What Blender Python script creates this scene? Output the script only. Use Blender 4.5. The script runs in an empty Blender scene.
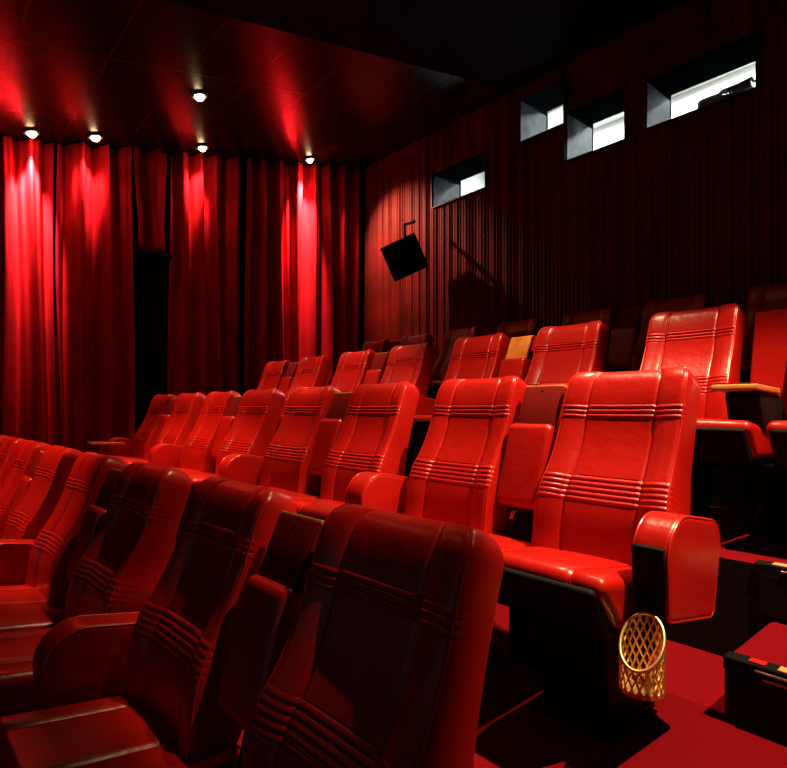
import bpy, bmesh, math, random
from mathutils import Vector, Matrix
random.seed(7)
S = bpy.context.scene
C = S.collection
H = 1.19                      # height of the camera above the front row's floor
PI = math.pi

# ------------------------------------------------------------------ materials
def nodes_of(name):
    m = bpy.data.materials.new(name); m.use_nodes = True
    nt = m.node_tree
    return m, nt, nt.nodes['Principled BSDF']

def mat(name, col, rough=.5, spec=.5, metal=0.0, noise=None, bump=None, sheen=0.0, emit=None, strength=0):
    m, nt, b = nodes_of(name)
    b.inputs['Base Color'].default_value = (*col, 1)
    b.inputs['Roughness'].default_value = rough
    b.inputs['Specular IOR Level'].default_value = spec
    b.inputs['Metallic'].default_value = metal
    if sheen:
        b.inputs['Sheen Weight'].default_value = sheen
    tc = nt.nodes.new('ShaderNodeTexCoord')
    if noise:
        scale, amt = noise
        n = nt.nodes.new('ShaderNodeTexNoise'); n.inputs['Scale'].default_value = scale; n.inputs['Detail'].default_value = 5
        nt.links.new(tc.outputs['Object'], n.inputs['Vector'])
        r = nt.nodes.new('ShaderNodeValToRGB')
        r.color_ramp.elements[0].position = .3; r.color_ramp.elements[1].position = .7
        r.color_ramp.elements[0].color = (*[c * (1 - amt) for c in col], 1)
        r.color_ramp.elements[1].color = (*[min(1, c * (1 + amt)) for c in col], 1)
        nt.links.new(n.outputs['Fac'], r.inputs['Fac'])
        nt.links.new(r.outputs['Color'], b.inputs['Base Color'])
    if bump:
        scale, st, dist = bump
        n = nt.nodes.new('ShaderNodeTexNoise'); n.inputs['Scale'].default_value = scale; n.inputs['Detail'].default_value = 4
        nt.links.new(tc.outputs['Object'], n.inputs['Vector'])
        bp = nt.nodes.new('ShaderNodeBump'); bp.inputs['Strength'].default_value = st; bp.inputs['Distance'].default_value = dist
        nt.links.new(n.outputs['Fac'], bp.inputs['Height'])
        nt.links.new(bp.outputs['Normal'], b.inputs['Normal'])
    if emit:
        b.inputs['Emission Color'].default_value = (*emit, 1)
        b.inputs['Emission Strength'].default_value = strength
    return m

M = {}
M['leather'] = mat('red leather', (.42, .007, .004), .31, .5, noise=(6, .12), bump=(28, .16, .012))
M['piping'] = mat('red leather piping', (.55, .014, .007), .30, .5)
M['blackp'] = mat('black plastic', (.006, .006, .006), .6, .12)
M['blackm'] = mat('black metal', (.006, .006, .006), .5, .15)
M['laminate'] = mat('dark red laminate', (.16, .004, .003), .75, .1)
M['wood'] = mat('tray wood', (.62, .24, .055), .45, .3, noise=(22, .25))
M['woodface'] = mat('pale tray wood', (.66, .21, .035), .5, .3, noise=(22, .2))
M['carpet'] = mat('red carpet', (.15, .002, .005), .95, .05, noise=(90, .14), bump=(300, .4, .006))
M['curtain'] = mat('red velvet curtain', (.42, .006, .011), .9, .04, noise=(3, .2))
M['backcloth'] = mat('dark red wall cloth', (.13, .003, .003), .55, .16, noise=(2, .4))
M['matte'] = mat('matt black ceiling', (.010, .008, .008), .95, .03)
M['black'] = mat('black wall', (.012, .008, .008), .9, .05)
M['ringmat'] = mat('lamp ring', (.03, .025, .02), .4, .5)
M['bulb'] = mat('lit bulb', (1, .9, .75), .5, .5, emit=(1, .62, .30), strength=40)
M['brass'] = mat('brass mesh', (.95, .70, .30), .42, .5, metal=1.0)
M['chrome'] = mat('step nosing metal', (.45, .36, .28), .3, .5, metal=1.0)
M['redlens'] = mat('red marker lens', (.6, .02, .02), .25, .5)
M['tan'] = mat('tan tread insert', (.62, .33, .13), .6, .3)
M['white'] = mat('white booth paint', (.80, .82, .80), .9, .1)
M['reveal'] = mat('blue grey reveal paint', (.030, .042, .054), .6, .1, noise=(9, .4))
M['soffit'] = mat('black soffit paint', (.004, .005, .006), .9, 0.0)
M['frame'] = mat('dark red window frame', (.10, .012, .012), .5, .3)
M['speaker'] = mat('black speaker cloth', (.008, .007, .007), .8, .1)
M['projector'] = mat('dark projector paint', (.02, .02, .025), .5, .3)
M['screen'] = mat('dim fill screen', (.3, .3, .3), .9, .1, emit=(.75, .70, .85), strength=.11)  # emission added as weak fill light from behind the camera

# ceiling: dark panels with slightly lighter joints
def ceiling_mat():
    m, nt, b = nodes_of('dark ceiling tiles')
    tc = nt.nodes.new('ShaderNodeTexCoord')
    br = nt.nodes.new('ShaderNodeTexBrick')
    br.offset = 0; br.inputs['Scale'].default_value = 1
    br.inputs['Brick Width'].default_value = 1.2; br.inputs['Row Height'].default_value = .6
    br.inputs['Mortar Size'].default_value = .012
    br.inputs['Color1'].default_value = (.012, .009, .009, 1); br.inputs['Color2'].default_value = (.011, .008, .008, 1)
    br.inputs['Mortar'].default_value = (.06, .025, .025, 1)
    nt.links.new(tc.outputs['Object'], br.inputs['Vector'])
    nt.links.new(br.outputs['Color'], b.inputs['Base Color'])
    b.inputs['Roughness'].default_value = .27; b.inputs['Specular IOR Level'].default_value = .16
    return m
M['ceiling'] = ceiling_mat()

def glass_mat():
    m = bpy.data.materials.new('port glass'); m.use_nodes = True
    nt = m.node_tree; nt.nodes.clear()
    o = nt.nodes.new('ShaderNodeOutputMaterial'); mx = nt.nodes.new('ShaderNodeMixShader')
    t = nt.nodes.new('ShaderNodeBsdfTransparent'); g = nt.nodes.new('ShaderNodeBsdfGlossy')
    g.inputs['Roughness'].default_value = .02
    mx.inputs[0].default_value = .05; nt.links.new(t.outputs[0], mx.inputs[1]); nt.links.new(g.outputs[0], mx.inputs[2])
    nt.links.new(mx.outputs[0], o.inputs[0])
    return m
M['glass'] = glass_mat()

# ------------------------------------------------------------------ mesh helpers
def finish(bm, name, m, smooth=True, recalc=True):
    if recalc:
        bmesh.ops.recalc_face_normals(bm, faces=bm.faces)
    me = bpy.data.meshes.new(name); bm.to_mesh(me); bm.free()
    me.materials.append(M[m])
    if smooth:
        for p in me.polygons: p.use_smooth = True
        try: me.set_sharp_from_angle(angle=math.radians(50))
        except Exception: pass
    return me

def link(name, me, parent=None, loc=(0, 0, 0), rot=(0, 0, 0)):
    o = bpy.data.objects.new(name, me); C.objects.link(o)
    o.location = loc; o.rotation_euler = rot
    if parent: o.parent = parent
    return o

def empty(name, loc=(0, 0, 0), rot=(0, 0, 0)):
    o = bpy.data.objects.new(name, None); C.objects.link(o)
    o.location = loc; o.rotation_euler = rot; o.empty_display_size = .1
    return o

def tag(o, label, cat, group=None):
    o['label'] = label; o['category'] = cat
    if group: o['group'] = group
    return o

def struct(o):
    o['kind'] = 'structure'; return o

def box(bm, x0, x1, y0, y1, z0, z1, bevel=0, seg=2):
    vs = [bm.verts.new(p) for p in ((x0,y0,z0),(x1,y0,z0),(x1,y1,z0),(x0,y1,z0),(x0,y0,z1),(x1,y0,z1),(x1,y1,z1),(x0,y1,z1))]
    fs = [bm.faces.new([vs[i] for i in f]) for f in ((0,3,2,1),(4,5,6,7),(0,1,5,4),(1,2,6,5),(2,3,7,6),(3,0,4,7))]
    if bevel:
        es = list({e for f in fs for e in f.edges})
        bmesh.ops.bevel(bm, geom=es, offset=bevel, segments=seg, affect='EDGES', profile=.5)

def tube(bm, pts, r, n=8, closed=False):
    pts = [Vector(p) for p in pts]; rings = []; N = len(pts)
    prev = None
    for i, p in enumerate(pts):
        a = pts[(i - 1) % N] if (closed or i > 0) else p
        b = pts[(i + 1) % N] if (closed or i < N - 1) else p
        t = (b - a).normalized()
        if prev is None:
            up = Vector((1, 0, 0)) if abs(t.x) < .9 else Vector((0, 0, 1))
            n1 = t.cross(up).normalized()
        else:
            n1 = (prev - t * prev.dot(t)).normalized()
        prev = n1; n2 = t.cross(n1)
        rings.append([bm.verts.new(p + r * (math.cos(2*PI*k/n) * n1 + math.sin(2*PI*k/n) * n2)) for k in range(n)])
    rng = range(N) if closed else range(N - 1)
    for i in rng:
        A, B = rings[i], rings[(i + 1) % N]
        for k in range(n): bm.faces.new((A[k], A[(k+1) % n], B[(k+1) % n], B[k]))
    if not closed:
        bm.faces.new(rings[0][::-1]); bm.faces.new(rings[-1])

def lathe(bm, prof, n=24, axis_loc=(0,0,0), cap=True):
    rings = []
    for r, z in prof:
        rings.append([bm.verts.new((axis_loc[0] + r*math.cos(2*PI*k/n), axis_loc[1] + r*math.sin(2*PI*k/n), axis_loc[2] + z)) for k in range(n)])
    for A, B in zip(rings, rings[1:]):
        for k in range(n): bm.faces.new((A[k], A[(k+1) % n], B[(k+1) % n], B[k]))
    if cap:
        bm.faces.new(rings[0][::-1]); bm.faces.new(rings[-1])

def round_poly(pts, radii, seg=7):
    out = []; N = len(pts)
    for i in range(N):
        p = Vector(pts[i]); a = Vector(pts[i-1]) - p; b = Vector(pts[(i+1) % N]) - p
        r = radii[i]
        if r <= 0: out.append(p); continue
        ang = a.angle(b); d = r / math.tan(ang / 2)
        d = min(d, a.length * .49, b.length * .49); rr = d * math.tan(ang / 2)
        c = p + (a.normalized() + b.normalized()).normalized() * (rr / math.sin(ang / 2))
        s = p + a.normalized() * d - c; e = p + b.normalized() * d - c
        tot = s.angle(e); sg = 1 if s.x * e.y - s.y * e.x > 0 else -1
        for k in range(seg + 1):
            t = sg * tot * k / seg
            out.append(c + Vector((s.x*math.cos(t) - s.y*math.sin(t), s.x*math.sin(t) + s.y*math.cos(t))))
    return out

def poly_normals(P):
    N = len(P); ar = sum(P[i-1].x*P[i].y - P[i].x*P[i-1].y for i in range(N))
    out = []
    for i in range(N):
        t = (P[(i+1) % N] - P[i-1])
        if t.length < 1e-9: t = Vector((1, 0))
        n = Vector((t.y, -t.x)).normalized()
        out.append(n if ar > 0 else -n)
    return out

def extrude_round(bm, P, x0, x1, r=.02, k=5, grooves=(), crown=0):
    """sweep a (y,z) profile along x with rounded ends; grooves = x where a seam dips in"""
    Nn = poly_normals(P); st = []
    for i in range(k + 1):
        a = PI/2 * i / k; st.append((x0 + r * (1 - math.cos(a)), r * (1 - math.sin(a))))
    body = []
    for g in grooves:
        body += [(g - .012, 0), (g - .005, .004), (g, .007), (g + .005, .004), (g + .012, 0)]
    m = 6
    for i in range(1, m): body.append((x0 + r + (x1 - x0 - 2*r) * i / m, 0))
    body.sort()
    st = st + body + [(x1 - (s[0] - x0), s[1]) for s in reversed(st)]
    rings = []
    for x, ins in st:
        u = (2*x - x0 - x1) / (x1 - x0)
        ins2 = ins - crown * (1 - u*u)
        rings.append([bm.verts.new((x, p.x - n.x*ins2, p.y - n.y*ins2)) for p, n in zip(P, Nn)])
    for A, B in zip(rings, rings[1:]):
        L = len(A)
        for i in range(L): bm.faces.new((A[i], A[(i+1) % L], B[(i+1) % L], B[i]))
    bm.faces.new(rings[0]); bm.faces.new(rings[-1][::-1])

# ------------------------------------------------------------------ seat parts (shared meshes; local frame: faces -Y, floor z=0, top of backrest y=0 z=1)
BB = Vector((0, -.235, .385)); BT = Vector((0, 0, 1.0))
TD = (BT - BB).normalized(); LEN = (BT - BB).length
ND = Vector((0, -TD.z, TD.y))
def sstep(a, b, x):
    t = max(0, min(1, (x - a) / (b - a))); return t*t*(3 - 2*t)
UP0, UP1, UN = .733, .803, 3
LO0, LO1, LN = .305, .435, 5
def back_w(s):
    v = s / LEN
    w = .200 + .012 * sstep(.55, .25, v) - .003 * sstep(.6, 1, v)
    return w
def back_front(u, s):
    v = s / LEN
    d = .052 + .016 * math.exp(-((v - .86) / .16)**2) + .030 * math.exp(-((v - .32) / .2)**2) - .01 * sstep(.25, 0, v)
    bol = sstep(.50, .80, abs(u))
    d += .016 * bol * (1 - .5 * sstep(.6, .8, v)) - .008 * (1 - u*u)
    v2 = v + .006 * sstep(.5, .62, abs(u)) * (1 if v > .6 else .6)
    for a, b, n in ((UP0, UP1, UN), (LO0, LO1, LN)):
        if a < v2 < b:
            d += .0052 * abs(math.sin(PI * n * (v2 - a) / (b - a)))**.7 - .002
    g = abs(abs(u) - .56)
    d -= .006 * math.exp(-(g / .022)**2)
    return d
def backrest_mesh():
    bm = bmesh.new()
    us = set()
    for i in range(25): us.add(round(-1 + 2*i/24, 4))
    for c in (-.56, .56):
        for k in (-.05, -.025, -.012, 0, .012, .025, .05): us.add(round(c + k, 4))
    for k in (.86, .89, .92, .945, .965, .98, .992): us.add(k); us.add(-k)
    us = sorted(us)
    R = .055; Rt = .034; E = .020
    ss = set()
    for i in range(34): ss.add(round(i * (LEN - R) / 33, 5))
    for a, b, n in ((UP0, UP1, UN), (LO0, LO1, LN)):
        m = n * 9
        for i in range(-6, m + 3): ss.add(round((a + (b - a) * i / m) * LEN, 5))
    st = [(s, 0, 0) for s in sorted(ss) if s < LEN - R]
    for i in range(9):
        a = PI/2 * i / 8; st.append((LEN - R + R * math.sin(a), R * (1 - math.cos(a)) * .8, Rt * (1 - math.cos(a))))
    TH = .086
    rows = []
    for s, ix, idp in st:
        w = back_w(s) - ix
        F = []; B = []
        for u in us:
            x = u * w; ex = max(0, abs(x) - (w - E))
            rd = E - math.sqrt(max(0, E*E - ex*ex))
            d = back_front(u, s) - rd - idp
            back = -TH + .052 - .006 + min(rd, .02) * .8 + idp + (-.03 * math.exp(-((s/LEN - .3)/.3)**2))
            F.append(bm.verts.new(BB + TD*s + ND*d + Vector((x, 0, 0))))
            B.append(bm.verts.new(BB + TD*s + ND*back + Vector((x, 0, 0))))
        rows.append((F, B))
    n = len(us)
    for (F0, B0), (F1, B1) in zip(rows, rows[1:]):
        for i in range(n - 1):
            bm.faces.new((F0[i], F0[i+1], F1[i+1], F1[i])); bm.faces.new((B0[i+1], B0[i], B1[i], B1[i+1]))
        bm.faces.new((B0[0], F0[0], F1[0], B1[0])); bm.faces.new((F0[-1], B0[-1], B1[-1], F1[-1]))
    for (F, B), fl in ((rows[0], 0), (rows[-1], 1)):
        for i in range(n - 1):
            q = (F[i], F[i+1], B[i+1], B[i]); bm.faces.new(q if fl else q[::-1])
    me = finish(bm, 'backrest', 'leather')
    me.set_sharp_from_angle(angle=math.radians(80))
    return me
def back_piping_mesh():
    bm = bmesh.new(); pts = []
    E = .020; R = .055
    prof = []
    for i in range(26): prof.append(((LEN - R) * (.05 + .95 * i / 25), 0, 0))
    for i in range(1, 7):
        a = PI/2 * i / 8; prof.append((LEN - R + R*math.sin(a), R*(1-math.cos(a))*.8, .034*(1-math.cos(a))))
    def P(s, ix, idp, sg):
        w = back_w(s) - ix; u = sg * (w - .006) / w; x = sg * (w - .006)
        ex = E - .006; rd = E - math.sqrt(E*E - ex*ex)
        return BB + TD*s + ND*(back_front(u, s) - rd - idp) + Vector((x + sg*.001, 0, 0))
    L = [P(s, i, d, -1) for s, i, d in prof]; Rr = [P(s, i, d, 1) for s, i, d in prof]
    a, b = L[-1], Rr[-1]
    mid = []
    for k in range(1, 16):
        t = k / 16; m = a.lerp(b, t); m = m + TD * .013 * min(1, 6 * min(t, 1 - t)); 
        w = back_w(LEN) - .044
        mid.append(m + ND * .006 * min(1, 4*min(t, 1-t)))
    out = []
    bm.free()
    for Q in (L, Rr):
        bm = bmesh.new(); tube(bm, Q, .0026, 6); out.append(finish(bm, 'piping', 'piping'))
    return out
def cushion_mesh(xa=-.205, xb=.205):
    bm = bmesh.new()
    P = round_poly([(-.53, .385), (-.625, .500), (-.44, .470), (-.15, .425), (-.13, .335), (-.5, .345)],
                   [.03, .05, .3, .03, .02, .1], 8)
    extrude_round(bm, P, xa, xb, .026, 6, grooves=(-.115, .115), crown=.006)
    return finish(bm, 'seat_cushion', 'leather')
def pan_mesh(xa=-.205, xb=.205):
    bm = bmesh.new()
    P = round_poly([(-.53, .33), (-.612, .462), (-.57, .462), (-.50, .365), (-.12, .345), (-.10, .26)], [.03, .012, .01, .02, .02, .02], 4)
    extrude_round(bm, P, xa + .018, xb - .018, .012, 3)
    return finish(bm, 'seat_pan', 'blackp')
def pedestal_mesh():
    bm = bmesh.new()
    box(bm, -.12, .12, -.40, -.12, 0, .03, .008)
    P = round_poly([(-.36, .02), (-.42, .31), (-.12, .31), (-.16, .02)], [.02]*4, 3)
    extrude_round(bm, P, -.11, .11, .01, 2)
    return finish(bm, 'pedestal', 'blackm')
AX = .058
def arm_prof(rear=-.085):
    P = round_poly([(-.425, .385), (-.485, .645), (rear, .645), (rear - .015, .385)], [.025, .105, .07, .03], 10)
    c = Vector((-.47, .53)); a = math.radians(-10.5); out = []
    for p in P:
        q = p - c; out.append(c + Vector((q.x*math.cos(a) - q.y*math.sin(a), q.x*math.sin(a) + q.y*math.cos(a))))
    return out
def arm_mesh(AX=AX, rear=-.085):
    bm = bmesh.new(); extrude_round(bm, arm_prof(rear), -AX, AX, .016, 4)
    return finish(bm, 'armrest', 'leather')
def arm_piping_mesh(AX=AX, rear=-.085):
    P = arm_prof(rear); Nn = poly_normals(P); out = []
    for sg in (-1, 1):
        bm = bmesh.new(); tube(bm, [(sg * (AX - .004), p.x - n.x*.004, p.y - n.y*.004) for p, n in zip(P, Nn)], .0030, 6, closed=True); out.append(finish(bm, 'piping', 'piping'))
    return out
def arm_post_mesh():
    bm = bmesh.new()
    P = round_poly([(-.30, .34), (-.30, .42), (-.12, .42), (-.12, .30)], [.01]*4, 2)
    extrude_round(bm, P, -.085, -.02, .004, 2)
    return finish(bm, 'arm_support', 'blackm')
def raised_pad_mesh():
    bm = bmesh.new()
    P = round_poly([(-.235, .545), (-.150, .835), (-.060, .825), (-.120, .535)], [.03, .028, .03, .03], 6)
    extrude_round(bm, P, -.088, .088, .018, 5)
    return finish(bm, 'armrest', 'leather')
def slab_yz(y0, z0, y1, z1, t, x0, x1, r=.004):
    bm = bmesh.new()
    d = Vector((y1 - y0, z1 - z0)).normalized(); n = Vector((-d.y, d.x))
    a = Vector((y0, z0)); b = Vector((y1, z1))
    P = round_poly([a, b, b - n*t, a - n*t], [r]*4, 2)
    extrude_round(bm, P, x0, x1, r, 2)
    return bm
def console_back_mesh():
    bm = bmesh.new()
    P = round_poly([(-.125, .42), (.005, .965), (.05, .985), (.085, .96), (-.02, .40)], [.01, .02, .03, .02, .01], 4)
    extrude_round(bm, P, -.088, .088, .012, 3)
    return finish(bm, 'console_back', 'leather')
def console_base_mesh():
    bm = bmesh.new()
    P = round_poly([(-.20, 0), (-.20, .40), (-.17, .52), (-.03, .50), (-.06, 0)], [.01]*5, 2)
    extrude_round(bm, P, -.05, .05, .006, 2)
    return finish(bm, 'console_base', 'blackm')
bp_ = back_piping_mesh(); ap_ = arm_piping_mesh(); ep_ = arm_piping_mesh(.046, -.125)
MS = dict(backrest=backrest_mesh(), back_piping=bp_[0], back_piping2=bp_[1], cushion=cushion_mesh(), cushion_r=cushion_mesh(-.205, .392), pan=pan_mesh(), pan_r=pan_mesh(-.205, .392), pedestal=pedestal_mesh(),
          arm=arm_mesh(), end_arm=arm_mesh(.046, -.125), end_piping=ep_[0], end_piping2=ep_[1], arm_piping=ap_[0], arm_piping2=ap_[1], post=arm_post_mesh(), pad=raised_pad_mesh(),
          tray=finish(slab_yz(-.128, .822, -.062, .968, .016, -.080, .080), 'tray', 'laminate'),
          tray_edge=finish(slab_yz(-.0655, .9605, -.0612, .9705, .0175, -.081, .081, .002), 'tray_edge', 'wood'),
          tray_face=finish(slab_yz(-.133, .826, -.070, .966, .004, -.076, .076, .0015), 'tray_face', 'laminate'),
          tray_face_wood=finish(slab_yz(-.133, .826, -.070, .966, .004, -.076, .076, .0015), 'tray_face', 'woodface'),
          flat_tray=finish(slab_yz(-.57, .653, -.30, .642, .022, -.078, .078), 'tray', 'wood'),
          flat_tray_face=finish(slab_yz(-.565, .6575, -.305, .6465, .004, -.074, .074, .0015), 'tray_face', 'laminate'),
          console_back=console_back_mesh(), console_base=console_base_mesh())
def bracket_mesh():
    bm = bmesh.new()
    P = round_poly([(-.46, .485), (-.52, .632), (-.26, .618), (-.17, .53), (-.20, .44), (-.34, .455)], [.02]*6, 3)
    extrude_round(bm, P, -.06, .06, .008, 2)
    return finish(bm, 'tray_bracket', 'blackp')
MS['bracket'] = bracket_mesh()
def front_shade_mesh():  # black strip put where the end arm's lower front lies in shade
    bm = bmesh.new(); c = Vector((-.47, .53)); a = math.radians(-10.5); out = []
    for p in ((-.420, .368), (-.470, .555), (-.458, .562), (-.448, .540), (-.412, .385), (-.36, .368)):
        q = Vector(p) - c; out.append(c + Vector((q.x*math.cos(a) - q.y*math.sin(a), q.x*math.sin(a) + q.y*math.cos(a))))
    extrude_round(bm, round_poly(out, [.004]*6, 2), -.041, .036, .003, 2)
    return finish(bm, 'front_shade', 'blackp')
MS['front_shade'] = front_shade_mesh()
def screw_mesh():
    bm = bmesh.new(); lathe(bm, [(.004, 0), (.004, .0006), (.002, .001)], 10)
    return finish(bm, 'screw', 'chrome')
MS['screw'] = screw_mesh()

def add_arm(root, kind, x, wood=False):
    if kind == 'end':
        a = link('armrest', MS['end_arm'], root, (x, 0, 0)); link('piping', MS['end_piping'], a); link('piping', MS['end_piping2'], a); link('front_shade', MS['front_shade'], a)
        link('arm_support', MS['post'], root, (x, 0, 0))
    elif kind == 'down' or kind == 'down_tray':
        a = link('armrest', MS['arm'], root, (x, 0, 0)); link('piping', MS['arm_piping'], a); link('piping', MS['arm_piping2'], a)
        link('arm_support', MS['post'], root, (x, 0, 0))
        if kind == 'down_tray':
            t = link('tray', MS['flat_tray'], root, (x + .03, -.03, -.06)); link('tray_face', MS['flat_tray_face'], t)
    elif kind == 'raised':
        link('armrest', MS['pad'], root, (x, 0, 0))
        t = link('tray', MS['tray'], root, (x + .008, 0, 0)); link('tray_face', MS['tray_face_wood' if wood else 'tray_face'], t); link('tray_edge', MS['tray_edge'], t)
        link('screw', MS['screw'], t, (0, -.078, .952), (math.radians(114), 0, 0))
        link('console_back', MS['console_back'], root, (x, 0, 0)); link('console_base', MS['console_base'], root, (x, 0, 0))
    elif kind == 'tray':
        t = link('tray', MS['flat_tray'], root, (x + .012, 0, -.03)); link('tray_face', MS['flat_tray_face'], t)
        link('tray_bracket', MS['bracket'], root, (x + .02, 0, -.03))
        link('console_back', MS['console_back'], root, (x, 0, 0)); link('console_base', MS['console_base'], root, (x, 0, 0))

def seat(x, y, z, arms, label, group, wood=False, rz=0, side=None):
    r = tag(empty('cinema_chair', (x, y, z), (0, 0, rz)), label, 'seat', group)
    b = link('backrest', MS['backrest'], r); link('piping', MS['back_piping'], b); link('piping', MS['back_piping2'], b)
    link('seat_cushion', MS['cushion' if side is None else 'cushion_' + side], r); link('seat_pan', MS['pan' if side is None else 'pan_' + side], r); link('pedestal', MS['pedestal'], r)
    for kind, ax in arms: add_arm(r, kind, ax, wood)
    return r

NTH = ['first', 'second', 'third', 'fourth', 'fifth', 'sixth', 'seventh', 'last']
Z1, Z2, Z3, Z4 = -.025, .302, .655, .93
Y1, Y2, Y3, Y4 = .755, 1.80, 2.88, 3.98
lab1 = {0: 'largest red leather chair, nearest of all, its shaded backrest rising in front of the carpet',
        1: 'shaded red leather chair in the front row, second from the aisle, beside an upright tray',
        2: 'red leather chair with half shaded backrest, third from the aisle in the front row'}
RZ1 = math.radians(2.2)
for i in range(8):
    arms = [('raised' if i % 2 else 'down', .32 if i else .28)]
    if i == 7: arms.append(('down', -.28))
    lab = lab1.get(i, 'bright red leather chair, %s from the aisle in the front row' % NTH[i])
    seat(-.795 - .64*i, Y1 - .0246*i, Z1, arms, lab, 'chairs of the front row', rz=RZ1, side='r' if i % 2 else None)
lab2 = {0: 'red leather chair behind the brass mesh basket, at the aisle end of the second row',
        1: 'red leather chair, second from the aisle in the bright second row, beside a raised armrest',
        7: 'red leather chair beside an end armrest with tray, farthest from the aisle steps'}
for i in range(8):
    arms = [('raised' if i % 2 else 'down', .305)] if i else [('end', .252)]
    if i == 7: arms.append(('down_tray', -.27))
    lab = lab2.get(i, 'red leather chair, %s from the aisle in the brightly lit second row' % NTH[i])
    seat(-.862 - .615*i, Y2, Z2, arms, lab, 'chairs of the second row', side='r' if i % 2 else None)
x3 = [-.43, -1.07, -1.725, -2.385, -3.05, -3.71, -4.37, -5.03]
labs3 = ['red leather chair past the lowered tray, mostly outside the picture, third row',
         'red leather chair with a lowered wooden tray beside it, in the third row',
         'red leather chair of the third row, on the aisle side of the pale upright tray',
         'red leather chair of the third row with a pale wooden upright tray attached']
for i in range(8):
    if i == 1: arms = [('tray', .322)]
    elif i == 0: arms = [('down', .32)]
    else: arms = [('raised' if i % 2 else 'down', .328)]
    if i == 7: arms.append(('down', -.28))
    lab = labs3[i] if i < 4 else 'red leather chair of the third row, %s from the end by the curtains' % (NTH[7 - i] if i < 7 else 'first')
    seat(x3[i], Y3, Z3, arms, lab, 'chairs of the third row', wood=(i == 3), side='r' if i % 2 else None)
for i in range(7):
    arms = [('raised' if i % 2 == 0 and i else 'down', .322)]
    if i == 6: arms.append(('down', -.28))
    lab = 'dim red chair of the back row, %s from the end by the loudspeaker' % NTH[6 - i]
    seat(-.96 - .642*i, Y4, Z4, arms, lab, 'chairs of the back row', side='r' if i % 2 == 0 and i else None)

# ------------------------------------------------------------------ the room
XL, XR, YB, YF = -6.80, 3.4, 5.2, -5.0
def ceil_z(y): return H + 2.50 + .21*y
def floor_obj():
    bm = bmesh.new()
    prof = [(YF, Z1), (1.04, Z1), (1.04, Z2), (2.2, Z2), (2.2, Z3), (3.32, Z3), (3.32, Z4), (YB, Z4)]
    A = [bm.verts.new((XL, y, z)) for y, z in prof]; B = [bm.verts.new((XR, y, z)) for y, z in prof]
    A2 = [bm.verts.new((XL, y, -.15)) for y in (YF, YB)]; B2 = [bm.verts.new((XR, y, -.15)) for y in (YF, YB)]
    for i in range(len(prof) - 1): bm.faces.new((A[i], B[i], B[i+1], A[i+1]))
    bm.faces.new((A2[0], A2[1], B2[1], B2[0]))
    bm.faces.new([A2[0]] + A + [A2[1]]); bm.faces.new([B2[1]] + B[::-1] + [B2[0]])
    bm.faces.new((A2[0], B2[0], B[0], A[0])); bm.faces.new((A2[1], A[-1], B[-1], B2[1]))
    me = finish(bm, 'floor', 'carpet', smooth=False)
    me.materials.append(M['black'])
    for p in me.polygons:
        if abs(p.normal.z) < .5: p.material_index = 1
    return struct(link('floor', me))
floor_obj()
def quad_slab(name, pts, off, m):
    bm = bmesh.new()
    A = [bm.verts.new(p) for p in pts]; B = [bm.verts.new(Vector(p) + Vector(off)) for p in pts]
    n = len(pts)
    bm.faces.new(A); bm.faces.new(B[::-1])
    for i in range(n): bm.faces.new((A[i], B[i], B[(i+1) % n], A[(i+1) % n]))
    return struct(link(name, finish(bm, name, m, smooth=False)))
CX = -3.9
quad_slab('ceiling', [(XL - .1, YF, ceil_z(YF)), (CX, YF, ceil_z(YF)), (CX, YB, ceil_z(YB)), (XL - .1, YB, ceil_z(YB))], (0, 0, .12), 'ceiling')
quad_slab('ceiling', [(CX, YF, ceil_z(YF)), (XR, YF, ceil_z(YF)), (XR, YB, ceil_z(YB)), (CX, YB, ceil_z(YB))], (0, 0, .12), 'matte')
quad_slab('wall_left', [(XL, YF, -.1), (XL, YB, -.1), (XL, YB, ceil_z(YB)), (XL, YF, ceil_z(YF))], (-.1, 0, 0), 'black')
quad_slab('wall_right', [(XR, YF, -.1), (XR, YB, -.1), (XR, YB, ceil_z(YB)), (XR, YF, ceil_z(YF))], (.1, 0, 0), 'black')
quad_slab('wall_front', [(XL, YF, -.1), (XR, YF, -.1), (XR, YF, ceil_z(YF)), (XL, YF, ceil_z(YF))], (0, -.1, 0), 'black')
bm = bmesh.new(); box(bm, -5.6, 2.2, YF + .02, YF + .06, .35, 2.5)
tag(link('fill_screen', finish(bm, 'fill_screen', 'screen', smooth=False)), 'wide dim fill screen added on the front wall out of view', 'screen')  # unseen glow added as cool fill for the shaded seats

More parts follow.
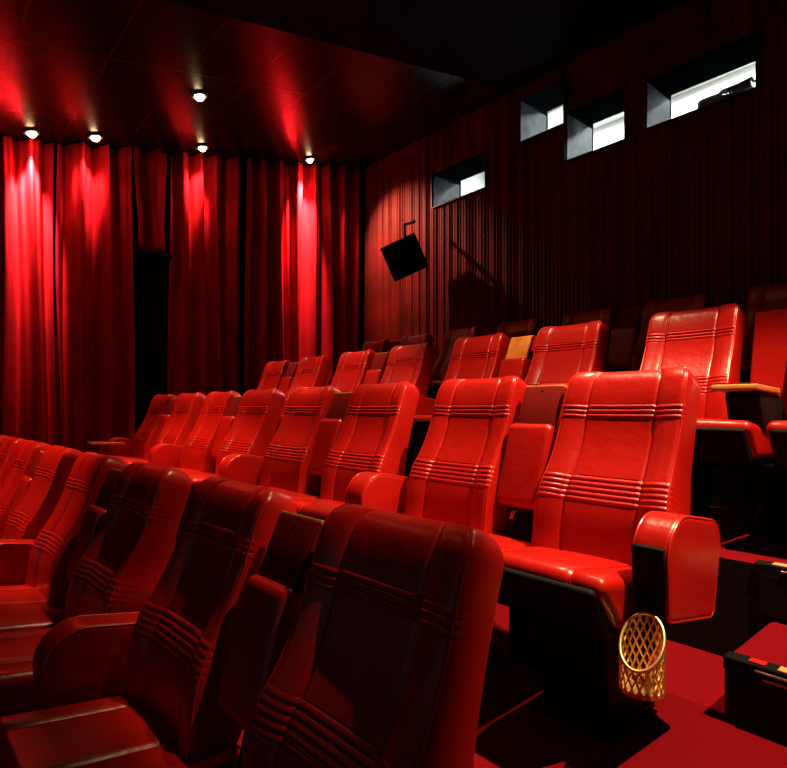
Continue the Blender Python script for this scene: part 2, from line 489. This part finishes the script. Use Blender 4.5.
# windows of the projection booth (x0, x1, z0, z1 in camera-relative heights)
WIN = [(-3.78, -3.235, 2.965, 3.42), (-3.20, -2.58, 2.565, 3.05), (-2.37, -1.487, 2.585, 3.015), (-5.148, -4.28, 2.61, 3.02)]
DEP = .50
def wall_back():
    bm = bmesh.new()
    xs = set(); zs = set()
    n = int((XR - XL) / .0085)
    for i in range(n + 1): xs.add(round(XL + (XR - XL) * i / n, 4))
    for w in WIN: xs.add(w[0]); xs.add(w[1]); zs.add(round(w[2] + H, 4)); zs.add(round(w[3] + H, 4))
    zt = round(ceil_z(YB), 4)
    for z in (Z4 - .05, 1.6, 2.4, 3.2, zt): zs.add(z)
    xs = sorted(xs); zs = sorted(zs)
    def yy(x):
        e = min(min(abs(x - w[0]), abs(x - w[1])) for w in WIN)
        a = .011 * abs(math.sin(x * 2*PI / .13 + 1.1*math.sin(x*3.1) + .5*math.sin(x*9.7))) * (.6 + .4*math.sin(x*2.3 + 1)**2) + .007 * math.sin(x * 2*PI / .047 + math.sin(x*5))
        return YB - .004 - a - .012
    V = {(i, k): bm.verts.new((x, yy(x), z)) for i, x in enumerate(xs) for k, z in enumerate(zs)}
    for i in range(len(xs) - 1):
        for k in range(len(zs) - 1):
            cx = (xs[i] + xs[i+1]) / 2; cz = (zs[k] + zs[k+1]) / 2 - H
            if any(w[0] < cx < w[1] and w[2] < cz < w[3] for w in WIN): continue
            bm.faces.new((V[i, k], V[i+1, k], V[i+1, k+1], V[i, k+1]))
    return struct(link('wall_back', finish(bm, 'wall_back', 'backcloth')))
wall_back()
for k, (x0, x1, z0, z1) in enumerate(WIN):
    z0 += H; z1 += H
    bm = bmesh.new(); ya, yb = YB - .045, YB + DEP; t = .012
    box(bm, x0 - t, x0, ya, yb, z0 - t, z1 + .08); box(bm, x1, x1 + t, ya, yb, z0 - t, z1 + .08)
    box(bm, x0, x1, ya, yb, z0 - t, z0)
    V = [bm.verts.new((x, y, z + dz)) for x in (x0, x1) for y, z in ((ya, z1), (yb, z1 + .07)) for dz in (0, t)]
    for f in ((0, 1, 3, 2), (4, 6, 7, 5), (0, 4, 5, 1), (2, 3, 7, 6), (1, 5, 7, 3), (0, 2, 6, 4)): bm.faces.new([V[q] for q in f])
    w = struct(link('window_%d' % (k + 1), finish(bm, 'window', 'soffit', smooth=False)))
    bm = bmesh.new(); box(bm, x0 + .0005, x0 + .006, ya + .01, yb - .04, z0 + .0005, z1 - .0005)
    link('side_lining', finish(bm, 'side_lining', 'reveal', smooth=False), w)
    bm = bmesh.new(); f = .008
    box(bm, x0 - f - t, x0 - t + .004, ya - .012, ya, z0 - f - t, z1 + f + t); box(bm, x1 + t - .004, x1 + f + t, ya - .012, ya, z0 - f - t, z1 + f + t)
    box(bm, x0 - t, x1 + t, ya - .012, ya, z1 + t - .004, z1 + f + t); box(bm, x0 - t, x1 + t, ya - .012, ya, z0 - f - t, z0 - t + .004)
    link('window_frame', finish(bm, 'window_frame', 'frame', smooth=False), w)
    bm = bmesh.new(); box(bm, x0, x1, yb - .03, yb - .024, z0, z1 + .066)
    link('window_pane', finish(bm, 'window_pane', 'glass', smooth=False), w)

# booth behind the back wall
bx0, bx1, by0, by1, bz0, bz1 = -6.6, -.4, YB + DEP + .0, 8.0, H + 1.3, H + 4.3
def booth():
    bm = bmesh.new()
    t = .08
    box(bm, bx0 - t, bx0, by0, by1, bz0, bz1); box(bm, bx1, bx1 + t, by0, by1, bz0, bz1)
    box(bm, bx0, bx1, by1, by1 + t, bz0, bz1); box(bm, bx0 - t, bx1 + t, by0, by1 + t, bz1, bz1 + t); 
    o = struct(link('wall_booth', finish(bm, 'wall_booth', 'white', smooth=False)))
    bm = bmesh.new(); box(bm, bx0 - t, bx1 + t, by0, by1 + t, bz0 - t, bz0)
    struct(link('floor_booth', finish(bm, 'floor_booth', 'black', smooth=False)))
booth()
for x in (-4.6, -2.6, -1.0):
    t = tag(empty('booth_lamp', (x, 7.3, bz1)), 'white ceiling lamp panel inside the projection booth', 'ceiling lamp', 'booth lamps')
    bm = bmesh.new(); box(bm, -.32, .32, -.32, .32, -.05, 0); link('lamp_housing', finish(bm, 'lamp_housing', 'white', smooth=False), t)
    ld = bpy.data.lights.new('booth_light', 'AREA'); ld.size = .5; ld.energy = 190; ld.color = (.92, 1.0, .98)
    lo = bpy.data.objects.new('booth_light', ld); C.objects.link(lo); lo.location = (0, 0, -.06); lo.parent = t

# projector and camera seen in the widest window
pr = tag(empty('projector', (-2.02, 6.35, bz0)), 'dark film projector silhouetted in the widest booth window', 'projector')
bm = bmesh.new(); box(bm, -.22, .22, -.2, .35, 0, 1.3, .02); link('pedestal', finish(bm, 'pedestal', 'projector'), pr)
bm = bmesh.new(); box(bm, -.28, .24, -.25, .45, 1.3, 1.86, .05); box(bm, -.12, .16, -.1, .3, 1.84, 1.95, .03); link('housing', finish(bm, 'housing', 'projector'), pr)
bm = bmesh.new(); lathe(bm, [(.07, 0), (.07, .12), (.085, .13), (.085, .2), (.07, .2)], 20)
link('lens', finish(bm, 'lens', 'projector'), pr, (0, -.24, 1.6), (PI/2, 0, 0))
cm = tag(empty('surveillance_camera', (-1.82, 6.0, bz0)), 'small dark camera on a stand at the right side of the widest booth window', 'camera')
bm = bmesh.new(); tube(bm, [(0, 0, .0), (0, 0, 1.70)], .02, 10); box(bm, -.12, .12, -.12, .12, 0, .03); link('stand', finish(bm, 'stand', 'projector'), cm)
bm = bmesh.new(); box(bm, -.10, .07, -.05, .05, -.02, .05, .012); box(bm, -.13, .09, -.06, .06, .05, .06, .003)
link('body', finish(bm, 'body', 'projector'), cm, (0, 0, 1.72), (0, math.radians(-8), 0))
bm = bmesh.new(); lathe(bm, [(.02, 0), (.02, .05), (.026, .05), (.026, .07)], 14); link('lens', finish(bm, 'lens', 'projector'), cm, (-.12, 0, 1.725), (0, -PI/2, 0))

# curtains along the left wall
def curtain(y0, y1, zb, label, ph=0, zt=None):
    bm = bmesh.new(); n = max(8, int((y1 - y0) / .009)); rows = 14
    G = []
    for i in range(n + 1):
        y = y0 + (y1 - y0) * i / n
        top = (zt if zt else ceil_z(y) - .01)
        col = []
        for k in range(rows + 1):
            v = k / rows; z = zb + (top - zb) * v
            a = .075 * math.sin(2*PI * (y + ph) / .235 + 1.3 * math.sin(2.3*y + ph) + .25*math.sin(3*v + y*2)) + .022 * math.sin(2*PI * y / .087 + 2*v + ph)
            a *= (.75 + .25 * v if v > .5 else 1 - .25 * v)
            col.append(bm.verts.new((XL + .16 + a, y + .02*math.sin(4*v + 7*y), z)))
        G.append(col)
    for i in range(n):
        for k in range(rows): bm.faces.new((G[i][k], G[i+1][k], G[i+1][k+1], G[i][k+1]))
    me = finish(bm, 'curtain', 'curtain', recalc=False)
    o = link('curtain', me); md = o.modifiers.new('thickness', 'SOLIDIFY'); md.thickness = .006
    return tag(o, label, 'curtain', 'curtains on the left wall')
curtain(.30, 1.16, .32, 'red velvet curtain at the left edge of the photo, white hot glow down its middle', 0)
curtain(1.19, 1.90, .32, 'red velvet curtain under the second wall lamp, left of the dark doorway', .11)
curtain(1.93, 2.30, 2.98, 'short dark curtain hanging above the doorway', .05)
curtain(2.33, 3.22, .68, 'red velvet curtain under the third wall lamp, right of the dark doorway', .19)
curtain(3.25, 5.08, .96, 'wide red velvet curtain in the corner by the back wall, lit by one bright lamp', .03)
# doorway below the short curtain
bm = bmesh.new(); box(bm, XL, XL + .05, 1.93, 2.30, .32, 2.92)
d = struct(link('door_1', finish(bm, 'door', 'black', smooth=False)))
bm = bmesh.new(); box(bm, XL, XL + .22, 1.90, 2.33, 2.92, 2.97, .006); link('door_frame', finish(bm, 'door_frame', 'blackm', smooth=False), d)
bm = bmesh.new(); tube(bm, [(XL + .05, 2.02, 1.3), (XL + .10, 2.02, 1.3), (XL + .10, 2.14, 1.3)], .01, 8); link('door_handle', finish(bm, 'door_handle', 'blackm'), d)

# ------------------------------------------------------------------ ceiling downlights
def ring_mesh():
    bm = bmesh.new(); lathe(bm, [(.055, .0), (.075, .0), (.08, -.01), (.075, -.02), (.06, -.022), (.052, -.005)], 28, cap=False)
    return finish(bm, 'trim_ring', 'ringmat')
def bulb_mesh():
    bm = bmesh.new(); bmesh.ops.create_uvsphere(bm, u_segments=20, v_segments=12, radius=.042)
    return finish(bm, 'bulb', 'bulb')
RING, BULB = ring_mesh(), bulb_mesh()
SL = math.atan(.21)
def downlight(x, y, power, size, blend, target, label, r=.03, col=(1, .60, .34), group='ceiling downlights', drop=.06):
    z = ceil_z(y)
    t = tag(empty('downlight', (x, y, z), (SL, 0, 0)), label, 'ceiling lamp', group)
    link('trim_ring', RING, t); link('bulb', BULB, t, (0, 0, -.015))
    ld = bpy.data.lights.new('lamp_beam', 'SPOT'); ld.energy = power; ld.spot_size = math.radians(size); ld.spot_blend = blend
    ld.shadow_soft_size = r; ld.color = col
    lo = bpy.data.objects.new('lamp_beam', ld); C.objects.link(lo)
    lo.location = (x, y, z - drop)
    dr = Vector(target) - lo.location
    lo.rotation_euler = dr.to_track_quat('-Z', 'Y').to_euler()
    mw = Matrix.Translation(lo.location) @ lo.rotation_euler.to_matrix().to_4x4()
    lo.parent = t
    lo.matrix_parent_inverse = (Matrix.Translation((x, y, z)) @ Matrix.Rotation(SL, 4, 'X')).inverted()
    return t
RED = (1, .60, .48)
# wall washers, as placed in the photo: a narrow beam down the curtain and a weak wide spill
def beam(t, x, y, power, size, target, col):
    ld = bpy.data.lights.new('lamp_beam', 'SPOT'); ld.energy = power; ld.spot_size = math.radians(size); ld.spot_blend = .9
    ld.shadow_soft_size = .03; ld.color = col
    lo = bpy.data.objects.new('lamp_beam', ld); C.objects.link(lo)
    lo.location = (x, y, ceil_z(y) - .06); dr = Vector(target) - lo.location
    lo.rotation_euler = dr.to_track_quat('-Z', 'Y').to_euler()
    lo.parent = t; lo.matrix_parent_inverse = (Matrix.Translation((x, y, ceil_z(y))) @ Matrix.Rotation(SL, 4, 'X')).inverted()
def washer(x, y, narrow, wide, label, dip=.8, size=36):
    t = downlight(x, y, wide, 125, 1.0, (x - .10, y, ceil_z(y) - 1), label, col=RED)
    beam(t, x, y, narrow, size, (XL + .16, y, ceil_z(y) - dip), RED)
    return t
washer(-6.43, .92, 1900, 10, 'small glowing ceiling downlight above the curtain at the picture edge', .56, 42)
washer(-6.38, 1.47, 250, 16, 'bright ceiling downlight above the curtain beside the dark doorway, nearer the screen', .42, 46)
washer(-6.38, 2.60, 250, 16, 'bright ceiling downlight above the curtain just past the dark doorway', .42, 46)
t4 = washer(-6.43, 4.10, 2300, 20, 'small glowing ceiling downlight above the corner curtain by the back wall', .68, 42)
beam(t4, -6.43, 4.10, 720, 72, (-5.75, 5.15, H + 2.15), (1, .5, .28))  # extra beam added at this lamp to redden the back wall
downlight(-5.15, 2.07, 330, 56, .6, (-5.15, 2.15, 1.0), 'small pale downlight alone on the dark ceiling, away from the curtains')
# seat lamps outside the photo's frame
KEY = (1, .66, .38)
downlight(.45, 1.85, 1200, 43, .4, (-.90, 1.88, .9), 'ceiling downlight over the aisle end of the second row', .02, KEY)
downlight(-1.6, 1.9, 430, 57, .5, (-1.9, 1.98, .8), 'ceiling downlight over the middle of the second row', .03, KEY)
downlight(-3.4, 1.9, 420, 52, .5, (-3.7, 2.05, .9), 'ceiling downlight over the far half of the second row', .03, KEY)
downlight(-3.5, .1, 560, 56, .5, (-3.95, .6, .7), 'ceiling downlight over the far half of the front row', .03, (1, .45, .22))

# ------------------------------------------------------------------ loudspeaker on the back wall
ro = math.radians(24)
Rv = Vector((.67, .742, 0)); Uv = Vector((0, 0, 1)); Fv = Vector((.742, -.67, 0))
Uv = (Uv + Fv * .25).normalized(); 
Xv = Rv * math.cos(ro) + Uv * math.sin(ro); Zv = -Rv * math.sin(ro) + Uv * math.cos(ro); Yv = Zv.cross(Xv)
mt = Matrix((Xv, Yv, Zv)).transposed()
sp = tag(empty('loudspeaker', (-5.19, 4.70, H + 1.88), mt.to_euler()), 'black box loudspeaker hanging tilted on the red lit part of the back wall', 'loudspeaker')
bm = bmesh.new(); box(bm, -.23, .23, -.15, .15, -.22, .22, .015); link('cabinet', finish(bm, 'cabinet', 'speaker'), sp)
bm = bmesh.new(); box(bm, -.21, .21, -.162, -.148, -.20, .20, .006); link('grille', finish(bm, 'grille', 'speaker'), sp)
bm = bmesh.new(); tube(bm, [(.10, .06, .20), (.16, .06, .36), (.30, .30, .36)], .02, 8)
link('bracket', finish(bm, 'bracket', 'blackm'), sp)

# ------------------------------------------------------------------ brass mesh basket in front of the end armrest
def basket():
    r, h, n = .047, .166, 18
    root = tag(empty('mesh_basket', (-.603, 1.29, Z2 + .232)), 'brass wire mesh basket with slanted rim, below the end armrest of the second row', 'basket')
    zt = lambda a: h - .053 + .052 * math.cos(a - math.radians(98))      # rim dips toward the viewer
    bm = bmesh.new(); m = 16
    dz = h / m
    # diagonal wires both ways, cut by the rim
    for sg in (-1, 1):
        for k in range(n):
            pts = []
            for i in range(m * 2 + 1):
                z = h * i / (m * 2); a = 2*PI*k/n + sg * (z / .019) * (PI / n)
                if z > zt(a): break
                pts.append((r*math.cos(a), r*math.sin(a), z))
            if len(pts) > 1: tube(bm, pts, .0030, 5)
    link('wire_mesh', finish(bm, 'wire_mesh', 'brass'), root)
    bm = bmesh.new(); tube(bm, [(r*math.cos(a), r*math.sin(a), zt(a)) for a in [2*PI*i/40 for i in range(40)]], .0042, 8, closed=True)
    link('rim', finish(bm, 'rim', 'brass'), root)
    bm = bmesh.new(); lathe(bm, [(.001, 0), (r + .002, 0), (r + .002, .010), (.001, .008)], 32)
    link('base', finish(bm, 'base', 'brass'), root)
    bm = bmesh.new(); box(bm, -.024, .012, .048, .055, .07, .19, .003)
    link('mounting_bracket', finish(bm, 'mounting_bracket', 'blackm'), root)
basket()

# ------------------------------------------------------------------ aisle steps on the right
def nosing(parent, x0, x1, y, z, lens=True):
    bm = bmesh.new(); box(bm, x0, x1, y - .012, y + .035, z - .002, z + .008, .002); box(bm, x0, x1, y - .014, y - .004, z - .03, z + .006, .002)
    link('nosing', finish(bm, 'nosing', 'blackp', smooth=False), parent)
    bm = bmesh.new(); tube(bm, [(x0 + .08, y - .018, z - .008), (x1, y - .018, z - .008)], .004, 8); tube(bm, [(x0 + .10, y - .018, z - .026), (x1, y - .018, z - .026)], .004, 8)
    link('nosing_rail', finish(bm, 'nosing_rail', 'chrome'), parent)
    if lens:
        bm = bmesh.new(); box(bm, x0 + .06, x0 + .10, y - .006, y + .022, z + .008, z + .0115, .001)
        link('marker_lens', finish(bm, 'marker_lens', 'redlens', smooth=False), parent)
    bm = bmesh.new(); box(bm, x0 + (.13 if lens else .05), x1, y - .010, y + .024, z + .008, z + .011, .001)
    link('tread_insert', finish(bm, 'tread_insert', 'tan', smooth=False), parent)
st = tag(empty('aisle_step', (0, 0, Z2)), 'lower red carpeted aisle step at the right, with metal nosing and red marker', 'step', 'aisle steps')
bm = bmesh.new()
zs_ = H - .71 - Z2
box(bm, -.59, .55, 1.76, 2.19, 0, zs_, .02, 4)
link('tread', finish(bm, 'tread', 'carpet'), st)
bm = bmesh.new(); box(bm, -.575, .545, 1.752, 1.764, .005, zs_ - .03); link('riser', finish(bm, 'riser', 'blackp', smooth=False), st)
nosing(st, -.585, .55, 1.765, zs_)
s2 = tag(empty('step_edge', (0, 0, Z3)), 'upper metal and tan step nosing along the third row floor edge', 'step edge', 'aisle steps')
nosing(s2, -.635, .55, 2.205, 0, False)
bm = bmesh.new(); box(bm, -.62, .55, 2.188, 2.198, zs_ - (Z3 - Z2) + .01, -.03); link('riser', finish(bm, 'riser', 'blackp', smooth=False), s2)

# ------------------------------------------------------------------ camera and view
cd = bpy.data.cameras.new('camera'); cd.sensor_width = 36; cd.sensor_fit = 'HORIZONTAL'
cd.lens = 560 / 787 * 36; cd.shift_y = 24 / 787; cd.clip_start = .02
co = bpy.data.objects.new('camera', cd); C.objects.link(co)
th = math.atan(487.5 / 560)
co.location = (0, 0, H)
fw = Vector((-math.cos(th), math.sin(th), 0))
co.rotation_euler = fw.to_track_quat('-Z', 'Y').to_euler()
S.camera = co
w = bpy.data.worlds.new('World'); S.world = w; w.use_nodes = True
w.node_tree.nodes['Background'].inputs[0].default_value = (0, 0, 0, 1); w.node_tree.nodes['Background'].inputs[1].default_value = 0
S.view_settings.view_transform = 'Standard'; S.view_settings.look = 'None'
S.view_settings.exposure = 0; S.view_settings.gamma = 1
try: S.view_settings.use_curve_mapping = False
except Exception: pass
S.cycles.use_denoising = True
S.cycles.sample_clamp_indirect = 8
